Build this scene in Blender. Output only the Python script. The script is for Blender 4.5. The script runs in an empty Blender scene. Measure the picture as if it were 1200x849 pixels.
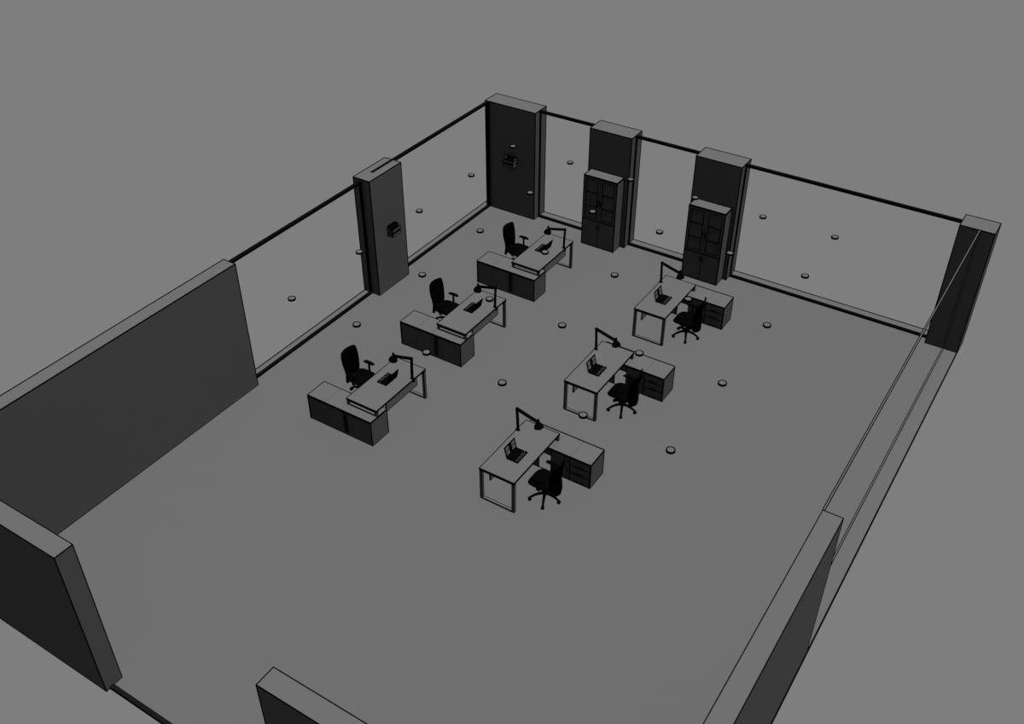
import bpy, bmesh, math
from mathutils import Vector, Matrix
PI = math.pi
scene = bpy.context.scene
COL = scene.collection

# ------------------------------------------------------------------ materials
def mat(name, rgb, rough=1.0, spec=0.0, noise=0.0):
    m = bpy.data.materials.new(name); m.use_nodes = True
    nt = m.node_tree; b = nt.nodes['Principled BSDF']
    b.inputs['Roughness'].default_value = rough
    b.inputs['Specular IOR Level'].default_value = spec
    c = (rgb[0], rgb[1], rgb[2], 1)
    b.inputs['Base Color'].default_value = c
    if noise:
        tc = nt.nodes.new('ShaderNodeTexCoord'); n = nt.nodes.new('ShaderNodeTexNoise')
        n.inputs['Scale'].default_value = 3.0; n.inputs['Detail'].default_value = 2.0
        r = nt.nodes.new('ShaderNodeMapRange')
        r.inputs['To Min'].default_value = 1 - noise; r.inputs['To Max'].default_value = 1 + noise
        mx = nt.nodes.new('ShaderNodeVectorMath'); mx.operation = 'SCALE'
        mx.inputs[0].default_value = rgb
        nt.links.new(tc.outputs['Object'], n.inputs['Vector'])
        nt.links.new(n.outputs['Fac'], r.inputs['Value'])
        nt.links.new(r.outputs['Result'], mx.inputs['Scale'])
        nt.links.new(mx.outputs['Vector'], b.inputs['Base Color'])
    return m
A = 0.0615
M = {
    'plaster':  mat('grey_plaster', (A, A, A), noise=.012),
    'floor':    mat('grey_floor', (A, A, A), noise=.012),
    'laminate': mat('grey_laminate', (A, A, A), noise=.01),
    'metal':    mat('grey_painted_metal', (A, A, A)),
    'line':     mat('black_edge_bead', (.0012,)*3),
    'frame':    mat('black_window_frame', (.0022,)*3),
    'black':    mat('black_fabric', (.0011,)*3, noise=.15),
    'plastic':  mat('black_plastic', (.0011,)*3),
    'inner_shade':    mat('bookcase_inner_shade', (.002,)*3),  # shade inside the bookcase, put into the colour
    'strip':    mat('dark_threshold', (.0048,)*3),
    'panel':    mat('light_grey_panel', (.085,)*3),
    'slot':     mat('dark_slot', (.02,)*3),
    'key':      mat('light_key', (.05,)*3),
    'tile':     mat('screen_tile', (.075,)*3),
}
def glass_mat():
    m = bpy.data.materials.new('clear_glass'); m.use_nodes = True
    nt = m.node_tree; nt.nodes.clear()
    o = nt.nodes.new('ShaderNodeOutputMaterial'); t = nt.nodes.new('ShaderNodeBsdfTransparent')
    g = nt.nodes.new('ShaderNodeBsdfGlossy'); mx = nt.nodes.new('ShaderNodeMixShader')
    g.inputs['Roughness'].default_value = .05
    mx.inputs['Fac'].default_value = .001
    nt.links.new(t.outputs[0], mx.inputs[1]); nt.links.new(g.outputs[0], mx.inputs[2])
    nt.links.new(mx.outputs[0], o.inputs['Surface'])
    return m
M['glass'] = glass_mat()
def tinted_mat():
    m = bpy.data.materials.new('tinted_glass'); m.use_nodes = True
    nt = m.node_tree; nt.nodes.clear()
    o = nt.nodes.new('ShaderNodeOutputMaterial'); t = nt.nodes.new('ShaderNodeBsdfTransparent')
    g = nt.nodes.new('ShaderNodeBsdfDiffuse'); mx = nt.nodes.new('ShaderNodeMixShader')
    g.inputs['Color'].default_value = (.075,.075,.075,1)
    mx.inputs['Fac'].default_value = .5
    nt.links.new(t.outputs[0], mx.inputs[1]); nt.links.new(g.outputs[0], mx.inputs[2])
    nt.links.new(mx.outputs[0], o.inputs['Surface'])
    return m
M['tinted'] = tinted_mat()

# ------------------------------------------------------------------ mesh builder
class MB:
    def __init__(s): s.bm = bmesh.new(); s.mats = []
    def mi(s, m):
        if m not in s.mats: s.mats.append(m)
        return s.mats.index(m)
    def hexa(s, P, m):
        v = [s.bm.verts.new(p) for p in P]; k = s.mi(m)
        for f in ((0,3,2,1),(4,5,6,7),(0,1,5,4),(1,2,6,5),(2,3,7,6),(3,0,4,7)):
            fc = s.bm.faces.new([v[i] for i in f]); fc.material_index = k
    def box(s, x0, x1, y0, y1, z0, z1, m='laminate', e=0, skip=()):
        """a box; e = width of the black bead laid along its edges"""
        s.hexa([(x0,y0,z0),(x1,y0,z0),(x1,y1,z0),(x0,y1,z0),(x0,y0,z1),(x1,y0,z1),(x1,y1,z1),(x0,y1,z1)], m)
        if e:
            h = e/2
            X, Y, Z = (x0,x1), (y0,y1), (z0,z1)
            def b(a0,a1,b0,b1,c0,c1):
                s.hexa([(a0,b0,c0),(a1,b0,c0),(a1,b1,c0),(a0,b1,c0),(a0,b0,c1),(a1,b0,c1),(a1,b1,c1),(a0,b1,c1)], 'line')
            for i in (0,1):
                for j in (0,1):
                    if 'x%d%d' % (i,j) not in skip: b(x0-h,x1+h,Y[i]-h,Y[i]+h,Z[j]-h,Z[j]+h)
                    if 'y%d%d' % (i,j) not in skip: b(X[i]-h,X[i]+h,y0-h,y1+h,Z[j]-h,Z[j]+h)
                    if 'z%d%d' % (i,j) not in skip: b(X[i]-h,X[i]+h,Y[j]-h,Y[j]+h,z0-h,z1+h)
        return s
    def tube(s, pts, r, m='plastic', n=8, caps=True):
        pts = [Vector(p) for p in pts]
        if not isinstance(r, (list, tuple)): r = [r]*len(pts)
        k = s.mi(m); rings = []
        for i, p in enumerate(pts):
            a = pts[max(i-1,0)]; b = pts[min(i+1,len(pts)-1)]
            d = (b-a).normalized()
            u = d.cross(Vector((0,0,1)) if abs(d.z) < .9 else Vector((0,1,0))).normalized(); w = d.cross(u)
            rings.append([s.bm.verts.new(p + (u*math.cos(2*PI*q/n) + w*math.sin(2*PI*q/n))*r[i]) for q in range(n)])
        for a, b in zip(rings, rings[1:]):
            for q in range(n):
                f = s.bm.faces.new((a[q], a[(q+1)%n], b[(q+1)%n], b[q])); f.material_index = k; f.smooth = True
        if caps:
            for rg in (rings[0][::-1], rings[-1]):
                s.bm.faces.new(rg).material_index = k
        return s
    def lathe(s, prof, m='plastic', n=16, c=(0,0,0), close=True, rot=None):
        k = s.mi(m); rings = []
        R = rot or Matrix.Identity(3); c = Vector(c)
        for r, z in prof:
            rings.append([s.bm.verts.new(c + R @ Vector((r*math.cos(2*PI*q/n), r*math.sin(2*PI*q/n), z))) for q in range(n)])
        for a, b in zip(rings, rings[1:]):
            for q in range(n):
                s.bm.faces.new((a[q], a[(q+1)%n], b[(q+1)%n], b[q])).material_index = k
        if close:
            for rg in (rings[0][::-1], rings[-1]):
                s.bm.faces.new(rg).material_index = k
        return s
    def sup(s, c, r, e=4, m='black', nu=20, nv=10, f=None):
        """rounded cushion: a superellipsoid, optionally warped by f"""
        k = s.mi(m)
        def sg(v, p): return math.copysign(abs(v)**p, v)
        g = []
        for j in range(nv+1):
            ph = -PI/2 + PI*j/nv; row = []
            for i in range(nu):
                th = 2*PI*i/nu
                p = Vector((c[0]+r[0]*sg(math.cos(ph),2/e)*sg(math.cos(th),2/e), c[1]+r[1]*sg(math.cos(ph),2/e)*sg(math.sin(th),2/e), c[2]+r[2]*sg(math.sin(ph),1)))
                if f: p = Vector(f(p))
                row.append(s.bm.verts.new(p))
            g.append(row)
        for j in range(nv):
            for i in range(nu):
                fc = s.bm.faces.new((g[j][i], g[j][(i+1)%nu], g[j+1][(i+1)%nu], g[j+1][i])); fc.material_index = k; fc.smooth = True
        return s
    def build(s, name, parent=None, loc=None):
        bmesh.ops.remove_doubles(s.bm, verts=s.bm.verts, dist=1e-6)
        bmesh.ops.dissolve_degenerate(s.bm, edges=s.bm.edges, dist=1e-6)
        bmesh.ops.recalc_face_normals(s.bm, faces=s.bm.faces)
        me = bpy.data.meshes.new(name); s.bm.to_mesh(me); s.bm.free()
        for m in s.mats: me.materials.append(M[m])
        o = bpy.data.objects.new(name, me); COL.objects.link(o)
        if parent: o.parent = parent
        if loc: o.location = loc
        return o

def tag(o, label=None, cat=None, group=None, kind=None):
    if label: o['label'] = label
    if cat: o['category'] = cat
    if group: o['group'] = group
    if kind: o['kind'] = kind
    return o
def empty(name, loc=(0,0,0), rz=0):
    o = bpy.data.objects.new(name, None); COL.objects.link(o)
    o.location = loc; o.rotation_euler = (0,0,rz); o.empty_display_size = .1
    return o
def children(o): return [c for c in bpy.data.objects if c.parent == o]
def copy_tree(o, parent=None):
    kids = children(o)
    c = o.copy(); COL.objects.link(c); c.parent = parent
    for k in kids: copy_tree(k, c)
    return c
def put(proto, used, loc, rz, label):
    o = copy_tree(proto) if used else proto
    o.location = loc; o.rotation_euler = (0,0,rz); o['label'] = label
    return o

# ------------------------------------------------------------------ the setting
H = 3.0
TB = .517
def struct(name, label, build):
    m = MB(); build(m); o = m.build(name); tag(o, label, None, None, 'structure'); return o
S = struct
# floor slab out to the outer faces of the walls
S('floor', 'plain grey floor slab of the roofless office', lambda m: m.box(-.42, 12.145, -15.80, TB, -.05, 0, 'floor', .022, skip=('x00','x10','y00','z00','z01','z10','z11')))
WE = .019
S('wall_left', 'long solid grey wall on the left side', lambda m: m.box(-.308, 0, -15.936, -9.129, 0, H, 'plaster', WE))
S('wall_right', 'solid grey wall segment at the near right', lambda m: m.box(11.838, 12.138, -15.936, -9.418, 0, H, 'plaster', .014))
S('wall_front', 'near left piece of the front wall beside the doorway', lambda m: m.box(0.002, 3.351, -15.938, -15.636, 0, H, 'plaster', .014))
S('wall_front', 'near right piece of the front wall at the bottom edge', lambda m: m.box(7.083, 11.836, -15.938, -15.636, 0, H, 'plaster', .014))
S('trim_1', 'dark threshold strip across the front opening', lambda m: m.box(3.351, 7.083, -15.87, -15.80, -.02, .03, 'strip', .008))
PE = .019
S('pillar', 'grey pillar standing in the left glazed wall', lambda m: m.box(-.416, .04, -5.063, -3.932, 0, H, 'plaster', PE))
S('pillar', 'wide grey pillar in the far left corner', lambda m: m.box(-.283, 1.213, 0, TB, 0, H, 'plaster', PE))
S('pillar', 'grey pillar behind the left bookcase', lambda m: m.box(2.772, 3.901, 0, TB, 0, H, 'plaster', PE))
S('pillar', 'grey pillar behind the right bookcase', lambda m: m.box(5.556, 6.683, 0, TB, 0, H, 'plaster', PE))
S('pillar', 'grey pillar in the far right corner', lambda m: m.box(11.45, 12.15, 0, TB, 0, H, 'plaster', PE))

def window(n, axis, c, a, b, top=H, over=0):
    """frame of four black bars and a clear pane; axis 'x': plane x=c running in y from a to b"""
    root = empty('window_%d' % n, ((c, (a+b)/2, 0) if axis == 'x' else ((a+b)/2, c, 0)))
    tag(root, kind='structure')
    L = (b-a)/2; t, w = .045, .05
    def bar(m, u0, u1, z0, z1, mt='frame', d=t):
        if axis == 'x': m.box(-d, d, u0, u1, z0, z1, mt)
        else: m.box(u0, u1, -d, d, z0, z1, mt)
    m = MB(); bar(m, -L, L, 0, .05, d=.038); m.build('bottom_rail', root)
    m = MB(); bar(m, -L-over, L, top-.055, top+.004, d=.04); m.build('top_rail', root)
    jd = .026
    m = MB(); bar(m, -L, -L+.03, .055, top-.055, d=jd); m.build('jamb', root)
    m = MB(); bar(m, L-(w if n < 5 else .008), L, .055, top-.055, d=(.05 if n == 2 else jd)); m.build('jamb', root)
    m = MB(); bar(m, -L+w, L-w, .055, top-.055, 'glass', .004); m.build('pane', root)
    return root
window(1, 'x', -.205, -9.129, -5.063, top=2.965)
window(2, 'x', -.205, -3.932, 0, over=.75)
window(3, 'y', .225, 1.213, 2.772)
window(4, 'y', .225, 3.901, 5.556)
window(5, 'y', .225, 6.683, 11.45)
# frameless glass on the right: one tall sheet with thin black edges
root = empty('window_6', (11.846, -4.71, 0)); tag(root, kind='structure')
m = MB(); m.box(-.004, .004, -4.705, 4.705, .012, H-.01, 'glass'); m.build('pane', root)
m = MB()
for z0, z1 in ((0, .01), (H-.008, H)):
    m.box(-.009, .009, -4.708, 4.708, z0, z1, 'plaster')
    for x in (-.016, .016):
        m.box(x-.0075, x+.0075, -4.708, 4.708, z1-.006, z1+.002, 'line')
m.box(-.011, .011, 4.69, 4.70, .01, H, 'plaster')
for x in (-.013, .013): m.box(x-.004, x+.004, 4.695, 4.709, .01, H, 'line')
m.build('edge_channel', root)

# ------------------------------------------------------------------ ceiling lights: 5 x 6 grid at ceiling height
def make_light():
    r = empty('ceiling_light')
    m = MB(); m.lathe([(.0,0),(.074,0),(.074,-.002),(0,-.002)], 'metal', 20, close=False); m.build('housing', r)
    m = MB()
    for q in range(20):
        a0, a1 = 2*PI*q/20, 2*PI*(q+1)/20
        P = []
        for z in (-.030, .004):
            for rr, a in ((.056,a0),(.076,a0),(.076,a1),(.056,a1)): P.append((rr*math.cos(a), rr*math.sin(a), z))
        m.hexa(P, 'line')
    m.build('rim', r)
    m = MB(); m.lathe([(0,-.036),(.05,-.036),(.055,-.028),(0,-.028)], 'plastic', 16, close=False); m.build('lens', r)
    return tag(r, 'x', 'ceiling light', 'round downlights hanging in rows at ceiling height')
lx = [1.733, 3.276, 4.821, 6.374, 7.911, 9.446]
ly = [-1.843, -3.565, -5.495, -7.468, -9.424]
rown = ['backmost row', 'second row from the back', 'middle row', 'fourth row from the back', 'frontmost row']
coln = ['leftmost one', 'second from the left', 'third from the left', 'third from the right', 'second from the right', 'rightmost one']
pl = make_light(); used = False
for j, y in enumerate(ly):
    for i, x in enumerate(lx):
        put(pl, used, (x, y, H), 0, 'round grey downlight, %s, %s' % (coln[i], rown[j])); used = True

# ------------------------------------------------------------------ desks
E1 = .015
def make_desk():
    r = empty('office_desk')
    m = MB(); m.box(-.375,.375,-.795,.795,.726,.75,'laminate',.014); m.build('desktop', r)
    def loop(y0, y1, z0, nm, lb):
        f = empty(nm); f.parent = r
        for x0, x1 in ((-.372,-.322),(.322,.372)):
            m = MB(); m.box(x0,x1,y0,y1,z0,.70,'metal',.008); m.build('leg', f)
        m = MB(); m.box(-.322,.322,y0,y1,z0,z0+.032,'metal',.010); m.build('bottom_bar', f)
        m = MB(); m.box(-.372,.372,y0,y1,.70,.726,'metal',.010); m.build('top_bar', f)
    loop(-.792,-.742,0,'leg_frame',None)
    loop(.742,.792,.603,'short_leg_frame',None)
    m = MB(); m.box(-.257,-.239,-.64,.36,.39,.726,'panel',.011); m.build('modesty_panel', r)
    return tag(r, 'x', 'desk', 'grey topped desks resting on side cabinets')

def make_cabinet():
    """origin = middle of the desk it carries; runs along +x, doors face -y"""
    r = empty('side_cabinet')
    t = .018
    m = MB()
    m.box(-.375,-.375+t,.5,1.0,0,.582,'laminate')            # end under the desk
    m.box(1.225-t,1.225,.5,1.0,0,.582,'laminate',.014)       # outer end
    for x in (.365, .79-t/2): m.box(x,x+t,.5,.985,.018,.582,'laminate')
    m.box(-.357,1.207,.5,.985,0,.018,'laminate',.008)        # bottom
    m.box(-.357,1.207,.985,1.0,0,.582,'laminate')            # back
    m.build('body', r)
    for a, b in ((-.378,.3825),(.3825,.79),(.79,1.228)):
        m = MB(); m.box(a,b,.495,1.005,.582,.602,'laminate')
        m.build('top_panel', r)
    m = MB()                                                  # black beads round the top
    for z in (.582,.600):
        for y in (.495,1.005): k = .016 if y > 1 else .010; m.box(-.38,1.23,y-k,y+k*.6,z-.009,z+.009,'line')
        for x in (-.378,1.228): m.box(x-.008,x+.008,.495,1.005,z-.008,z+.008,'line')
    for x in (.3825,.79): m.box(x-.0025,x+.0025,.495,1.005,.598,.6035,'slot')
    for x in (-.376,1.227):
        for y in (.5,1.0): m.box(x-.008,x+.008,y-.008,y+.008,0,.6,'line')
        m.box(x-.007,x+.007,.5,1.0,-.002,.012,'line')
    m.box(-.378,1.228,.996,1.006,-.002,.012,'line')
    m.build('edge_bead', r)
    def front(nm, a, b, z0, z1, e=.008):
        m = MB(); m.box(a,b,.484,.499,z0,z1,'laminate',e); return m.build(nm, r)
    def knob(par, x0, x1, z0, z1):
        m = MB(); m.box(x0,x1,.462,.470,z0,z1,'line')
        if x1-x0 > z1-z0:
            for x in (x0+.01, x1-.018): m.box(x,x+.008,.468,.484,z0,z1,'line')
        else:
            for z in (z0+.004, z1-.012): m.box(x0,x1,.468,.484,z,z+.008,'line')
        m.build('handle', par)
    front('front_panel', -.372,.115,.02,.578)
    front('front_panel', .115,.375,.44,.578)                  # over the open niche
    d = front('door', .380,.785,.02,.578); knob(d,.742,.752,.44,.53); knob(d,.742,.752,.24,.29)
    for z0, z1 in ((.415,.575),(.235,.408),(.03,.228)):
        d = front('drawer', .795,1.218,z0,z1,.009); knob(d,.92,1.09,z0+.028,z0+.042)
    # black vent slots on the back face behind the niche
    for a, b, k in ((.205,.217,'line'),(.238,.25,'line'),(.262,.305,'line'),(.325,.335,'line'),(.788,.792,'slot'),(.10,.105,'slot'),(.372,.378,'slot')):
        m = MB(); m.box(a,b,1.0,1.004,.05,.56,k); m.build('vent_slot', r)
    return tag(r, 'x', 'cabinet', 'low side cabinets under the desk ends')

# ------------------------------------------------------------------ chair (faces +x, back at -x)
def make_chair():
    r = empty('office_chair')
    for k in range(5):
        a = math.radians(185+72*k); c, s = math.cos(a), math.sin(a)
        pts = [(.03*c,.03*s,.155),(.10*c,.10*s,.15),(.19*c,.19*s,.125),(.26*c,.26*s,.085),(.275*c,.275*s,.075)]
        m = MB(); m.tube(pts,[.034,.029,.025,.022,.02],'plastic',8); leg = m.build('base_leg', r)
        m = MB()
        for q in (-1, 1):
            R = Matrix.Rotation(a+PI/2,3,'Z') @ Matrix.Rotation(PI/2,3,'Y')
            ctr = Vector((.285*c,.285*s,.036)) + Vector((-s,c,0))*.016*q
            m.lathe([(0,-.015),(.030,-.015),(.036,-.008),(.036,.008),(.030,.015),(0,.015)],'plastic',12,ctr,False,R)
        m.tube([(.285*c,.285*s,.036),(.28*c,.28*s,.075)],.012,'plastic',6); m.build('caster', leg)
    m = MB(); m.lathe([(0,.12),(.045,.12),(.045,.18),(.03,.2),(.03,.30),(.018,.30),(.018,.40),(0,.40)],'plastic',14,close=False); m.build('gas_lift', r)
    m = MB(); m.box(-.15,.13,-.12,.12,.33,.39,'plastic')
    m.tube([(.02,-.05,.385),(.02,-.22,.37),(.03,-.245,.365)],[.007,.008,.014],'plastic',6); m.build('seat_mechanism', r)
    def dome(p):
        x, y, z = p
        if x > .12: z -= (x-.12)**2*.9                       # waterfall front edge
        return (x, y, z + .02*(abs(y)/.24)**2)
    m = MB(); m.sup((.03,0,.44),(.262,.25,.066),3.6,'black',28,8,dome); m.build('seat', r)
    # backrest: curved shell, wide at the shoulders, narrow at the waist
    rows = [(.28,.13,-.300),(.32,.185,-.298),(.42,.20,-.28),(.55,.205,-.262),(.65,.215,-.268),(.8,.235,-.29),(.9,.235,-.306),(.97,.228,-.318),(1.02,.218,-.324),(1.045,.205,-.330)]
    m = MB(); k = m.mi('black'); n = 10; F = []; B = []
    for z, w, x in rows:
        a = []; b = []
        for i in range(n+1):
            u = -1+2*i/n
            bend = .05*u*u
            a.append(m.bm.verts.new((x+bend+.02, w*u, z))); b.append(m.bm.verts.new((x+bend-.025+.012*u*u, w*u, z)))
        F.append(a); B.append(b)
    def q(*v): f = m.bm.faces.new(v); f.material_index = k; f.smooth = True
    for j in range(len(rows)-1):
        for i in range(n):
            q(F[j][i],F[j][i+1],F[j+1][i+1],F[j+1][i]); q(B[j][i+1],B[j][i],B[j+1][i],B[j+1][i+1])
        q(B[j][0],F[j][0],F[j+1][0],B[j+1][0]); q(F[j][n],B[j][n],B[j+1][n],F[j+1][n])
    for i in range(n):
        q(B[0][i],B[0][i+1],F[0][i+1],F[0][i]); q(F[-1][i],F[-1][i+1],B[-1][i+1],B[-1][i])
    m.build('backrest', r)
    m = MB(); m.tube([(-.08,0,.385),(-.22,0,.36),(-.31,0,.40),(-.325,0,.52),(-.325,0,.70)],[.03,.03,.028,.025,.018],'plastic',8); m.build('back_support', r)
    for s in (-1, 1):
        m = MB()
        m.tube([(-.02,s*.10,.39),(0,s*.24,.40),(.01,s*.268,.44),(.01,s*.268,.655)],[.018,.02,.024,.024],'plastic',8)
        ar = m.build('armrest', r)
        m = MB(); m.sup((.015,s*.265,.668),(.14,.045,.026),3,'plastic',16,6,lambda p: (p.x,p.y,p.z-.6*max(0,abs(p.x-.015)-.06)**2*4)); m.build('arm_pad', ar)
    return tag(r, 'x', 'office chair', 'black swivel office chairs at the desks')

# ------------------------------------------------------------------ laptop (keyboard towards +x)
def make_laptop():
    r = empty('laptop')
    m = MB(); m.box(-.12,.12,-.178,.178,0,.018,'plastic'); b = m.build('keyboard_base', r)
    m = MB()
    for i in range(9):
        for j, x in enumerate((.052,.078)):
            if (i+j*2) % 3 == 1: continue
            y = -.135+i*.033
            m.box(x,x+.015,y,y+.018,.018,.021,'key')
    tag(m.build('key_row', b), 'pale row of keys')
    m = MB()
    for i in range(12):
        for j in range(4):
            x = -.095+j*.032; y = -.16+i*.0272
            m.box(x,x+.024,y,y+.021,.018,.020,'plastic')
    m.build('keys', b)
    T = Matrix.Rotation(math.atan2(-.055,.215),4,'Y')
    def slab(m, y0,y1,z0,z1,x0,x1,mt):
        P = [T @ Vector(p) + Vector((-.118,0,.016)) for p in ((x0,y0,z0),(x1,y0,z0),(x1,y1,z0),(x0,y1,z0),(x0,y0,z1),(x1,y0,z1),(x1,y1,z1),(x0,y1,z1))]
        m.hexa(P, mt)
    m = MB(); slab(m,-.178,.178,0,.228,-.009,0,'plastic'); sc = m.build('lid', r)
    m = MB()
    for y0, y1 in ((-.145,-.045),(.045,.145)):
        slab(m,y0,y1,.150,.195,0,.002,'tile')
        for z in (.098,.122): slab(m,y0,y1,z,z+.010,0,.002,'tile')
        slab(m,y0,y1,.045,.085,0,.002,'tile')
    tag(m.build('screen_tiles', sc), 'grey tiles shown on the screen')
    return tag(r, 'x', 'laptop', 'open black laptops on the desks')

# ------------------------------------------------------------------ clamp lamp (arm towards +x), origin on the desktop edge
def make_lamp():
    r = empty('desk_lamp')
    m = MB(); m.box(-.034,.04,-.03,.03,0,.012,'plastic'); m.box(-.046,-.034,-.03,.03,-.07,.012,'plastic')
    m.box(-.034,.012,-.022,.022,-.07,-.055,'plastic'); m.lathe([(0,0),(.030,0),(.030,.045),(.018,.06),(0,.06)],'plastic',14,close=False)
    m.tube([(-.01,0,-.055),(-.01,0,-.03)],.012,'plastic',8); m.build('clamp', r)
    m = MB()
    for s in (-1,1): m.tube([(0,s*.012,.05),(-.005,s*.012,.25),(-.02,s*.012,.515)],.024,'plastic',6)
    m.build('lower_arm', r)
    m = MB(); m.sup((-.02,0,.515),(.03,.034,.032),2.4,'plastic',14,8); m.build('elbow_joint', r)
    m = MB()
    for s in (-1,1): m.tube([(-.02,s*.012,.515),(.22,s*.012,.45),(.44,s*.012,.395)],.026,'plastic',6)
    m.build('upper_arm', r)
    R = Matrix.Rotation(math.radians(-12),3,'Y')
    m = MB(); m.lathe([(.012,.135),(.026,.125),(.030,.085),(.05,.06),(.082,.01),(.094,-.035),(.088,-.035),(.076,.005),(.04,.05),(.012,.06)],'plastic',18,(.455,0,.315),True,R); sh = m.build('lamp_shade', r)
    m = MB(); m.lathe([(0,0),(.022,0),(.024,.03),(.014,.05),(0,.05)],'plastic',10,(.452,0,.425),False,R)
    m.build('cap', sh)
    m = MB(); m.sup((.457,0,.335),(.03,.03,.035),2,'key',12,8); m.build('bulb', sh)
    return tag(r, 'x', 'desk lamp', 'black clamp lamps on the desk edges')

LX, RX = 2.885, 6.205
LY = [-8.335, -5.31, -2.315]
RY = [-8.58, -5.537, -2.485]
where = ['front', 'middle', 'rear']
desk, cab, chair, lap, lamp = make_desk(), make_cabinet(), make_chair(), make_laptop(), make_lamp()
used = False
for side in (0, 1):
    sn = 'left' if side == 0 else 'right'
    for i in range(3):
        cx, cy, rz = (LX, LY[i], PI) if side == 0 else (RX, RY[i], 0)
        w = where[i]
        put(desk, used, (cx, cy, 0), rz, 'grey topped desk with loop leg, %s desk of the %s column' % (w, sn))
        put(cab, used, (cx, cy, 0), rz, 'low grey cabinet carrying the %s desk of the %s column' % (w, sn))
        ch = (cx-.825, cy+.165) if side == 0 else (cx+.648, cy-.165)
        put(chair, used, (ch[0], ch[1], 0), rz if side == 0 else PI, 'black swivel chair at the %s desk of the %s column' % (w, sn))
        lp = (cx-.065, cy+.095) if side == 0 else (cx+.035, cy-.155)
        put(lap, used, (lp[0], lp[1], .7555), rz, 'open black laptop on the %s desk of the %s column' % (w, sn))
        lm = (cx+.345, cy+.395) if side == 0 else (cx-.345, cy+.46)
        put(lamp, used, (lm[0], lm[1], .7555), rz, 'black arm lamp clamped to the %s desk of the %s column' % (w, sn))
        used = True
for o in bpy.data.objects:      # the left chairs face +x, the right ones face -x
    if o.name.startswith('office_chair') and o.parent is None:
        o.rotation_euler = (0, 0, 0 if o.location.x < 4 else PI)

# ------------------------------------------------------------------ bookcases against the back pillars
def make_bookcase():
    r = empty('bookcase')
    W, D, T = .455, .35, 1.94; t = .02
    m = MB()
    for x in (-W, W-t): m.box(x,x+t,-D+.02,0,0,T,'laminate')
    m.box(-W+t,-W+t+.003,-D+.03,-.012,.75,T-.02,'inner_shade'); m.box(.01,.013,-D+.03,-.012,.75,T-.02,'inner_shade')  # thin sheets added to darken the inside, standing in for shade
    m.box(-W+t,W-t,-D+.03,-.012,.75,.753,'inner_shade')
    m.box(-W+t,W-t,-.012,0,0,T,'laminate')
    m.box(-W+t,W-t,-D+.02,-.012,0,.04,'laminate'); m.box(-W+t,W-t,-D+.02,-.012,.73,.75,'laminate')
    m.box(-.01,.01,-D+.02,-.012,.04,T-.02,'laminate')
    for x in (-W,W):
        for y in (-D,0): m.box(x-.011,x+.011,y-.011,y+.011,0,T,'line')
        m.box(x-.008,x+.008,-D,0,-.004,.012,'line')
    m.box(-W,W,-D-.009,-D+.009,-.004,.016,'line')
    m.build('carcass', r)
    m = MB(); m.box(-W,W,-D,0,T-.02,T,'laminate',.022); m.build('top_panel', r)
    for z in (1.125,1.50):
        for a, b in ((-W+t,-.01),(.01,W-t)):
            m = MB(); m.box(a,b,-D+.045,-.012,z,z+.018,'inner_shade')  # board coloured dark so its top looks shaded
            m.box(a,b,-D+.035,-D+.045,z-.010,z+.026,'line'); m.build('shelf', r)
    for s, (a, b) in ((-1,(-W+.004,-.003)),(1,(.003,W-.004))):
        # glazed upper door: rails, stiles, pane
        m = MB(); z0, z1 = .755, T-.025; w = .062
        y0, y1 = -D, -D+.018
        m.box(a,a+w,y0,y1,z0,z1,'laminate'); m.box(b-w,b,y0,y1,z0,z1,'laminate')
        m.box(a+w,b-w,y0,y1,z0,z0+.055,'laminate'); m.box(a+w,b-w,y0,y1,z1-.055,z1,'laminate')
        e = .008
        for x in (a+w,b-w): m.box(x-e,x+e,y0-.005,y0+.004,z0+.055,z1-.055,'line')
        for z in (z0+.055,z1-.055): m.box(a+w-e,b-w+e,y0-.005,y0+.004,z-e,z+e,'line')
        x = 0 if s > 0 else None
        if x is not None: m.box(-.005,.005,y0-.005,y0+.004,z0,z1,'line')
        m.box(a,b,y0-.005,y0+.004,z0-.008,z0+.005,'line')
        up = m.build('glazed_door', r)
        m = MB(); m.box(a+w,b-w,y0+.006,y0+.010,z0+.055,z1-.055,'tinted'); m.build('pane', up)
        for z in (1.134,1.509):
            m = MB(); m.box(a+w,b-w,y0-.002,y0+.005,z-.010,z+.010,'line'); m.build('shelf_line', up)  # added strip repeating the shelf edge line on the door front
        m = MB(); hx = s*.035; m.box(hx-.008,hx+.008,y0-.03,y0-.018,1.17,1.34,'line')
        for z in (1.18,1.32): m.box(hx-.006,hx+.006,y0-.02,y0,z,z+.012,'line')
        m.build('handle', up)
        m = MB(); m.box(a,b,y0,y1,.03,.738,'laminate')
        if s > 0: m.box(-.005,.005,y0-.005,y0+.004,.03,.738,'line')
        m.box(a,b,y0-.005,y0+.004,.73,.742,'line')
        lo = m.build('door', r)
        m = MB(); m.box(hx-.006,hx+.006,y0-.03,y0-.018,.52,.66,'line')
        for z in (.53,.64): m.box(hx-.005,hx+.005,y0-.02,y0,z,z+.010,'line')
        m.build('handle', lo)
    return tag(r, 'x', 'bookcase', 'tall bookcases in front of the back pillars')
bk = make_bookcase()
put(bk, False, (3.313, -.006, 0), 0, 'tall two-door bookcase with dark object on its shelf, left of the pair')
put(bk, True, (6.125, -.006, 0), 0, 'tall two-door bookcase with empty shelves, right of the pair')
# a dark box on the left bookcase's middle shelf
m = MB(); m.box(-.10,.10,-.09,.09,0,.20,'plastic'); m.box(-.105,.105,-.095,.095,.20,.235,'plastic'); m.box(-.03,.03,-.096,-.09,.10,.13,'line')
o = m.build('storage_box', None, (3.03,-.15,1.144)); tag(o, 'small dark lidded box on the upper shelf behind the left glass door', 'box')

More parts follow.
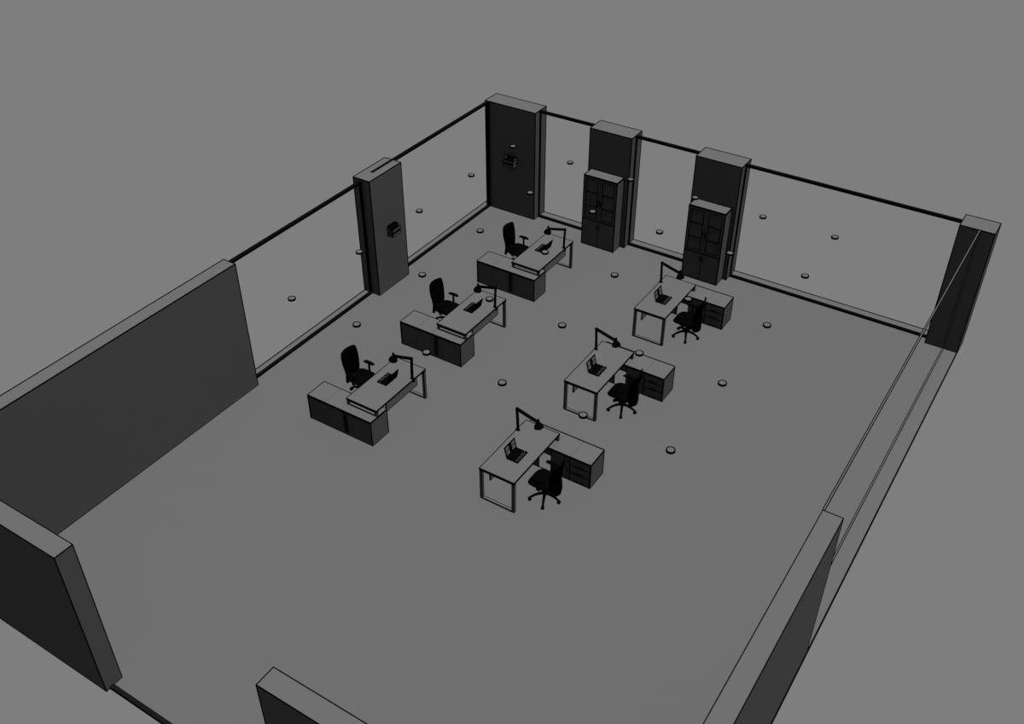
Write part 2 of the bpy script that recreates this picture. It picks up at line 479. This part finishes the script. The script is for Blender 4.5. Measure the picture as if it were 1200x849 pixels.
# ------------------------------------------------------------------ two-tray racks hung on the pillars (back at -y... front faces +x)
def make_rack():
    r = empty('wall_rack')
    m = MB(); m.box(0,.012,-.14,.14,0,.25,'plastic'); m.build('back_panel', r)
    for s in (-1,1):
        m = MB(); m.box(.012,.165,s*.145-.005,s*.145+.005,0,.17,'metal',.010)
        m.box(.012,.168,s*.145-.008,s*.145+.008,.078,.098,'line'); m.box(.012,.10,s*.145-.005,s*.145+.005,.17,.24,'metal',.008); m.build('side_panel', r)
    for z in (0,.115):
        m = MB(); m.box(.012,.17,-.14,.14,z,z+.008,'metal'); m.box(.160,.172,-.14,.14,z+.008,z+.075,'metal',.012)
        m.tube([(.168,-.135,z+.09),(.168,.135,z+.09)],.008,'line',6); tr = m.build('tray', r)
        m = MB()
        for k in range(4): m.box(.03,.14,-.12+k*.062,-.075+k*.062,z+.008,z+.07,'plastic')
        m.build('divider', tr)
    m = MB(); m.tube([(.012,-.12,.25),(.09,-.08,.262),(.11,0,.265),(.09,.08,.262),(.012,.12,.25)],.012,'plastic',6); m.build('top_rail', r)
    return tag(r, 'x', 'wall rack', 'two-tier racks mounted on the pillars')
rk = make_rack()
put(rk, False, (.052, -4.475, 1.425), 0, 'small dark two-tier rack hung on the left wall pillar')
put(rk, True, (.515, -.012, 1.425), -PI/2, 'small dark two-tier rack hung on the far corner pillar')

# ------------------------------------------------------------------ light: a grey sky all round and one high sun, slightly to the right
w = bpy.data.worlds.new('sky'); scene.world = w; w.use_nodes = True
bg = w.node_tree.nodes['Background']; bg.inputs['Color'].default_value = (.209,.209,.209,1); bg.inputs['Strength'].default_value = 1.0
sd = bpy.data.lights.new('sun', 'SUN'); sd.energy = 7.75; sd.angle = math.radians(1); sd.use_shadow = False
so = bpy.data.objects.new('sun', sd); COL.objects.link(so); so.location = (6,-8,12)
so.rotation_euler = (0, math.radians(10.6), 0)

# ------------------------------------------------------------------ camera
cd = bpy.data.cameras.new('camera'); cam = bpy.data.objects.new('camera', cd); COL.objects.link(cam)
cam.location = (13.7612, -20.6382, 13.655); cam.rotation_euler = (.9196, .0003, .5702)
cd.sensor_fit = 'HORIZONTAL'; cd.sensor_width = 36; cd.lens = 36*1213.7/1200; cd.clip_end = 200
scene.camera = cam
vs = scene.view_settings
vs.view_transform = 'Standard'; vs.look = 'None'; vs.exposure = 0; vs.gamma = 1; vs.use_curve_mapping = False
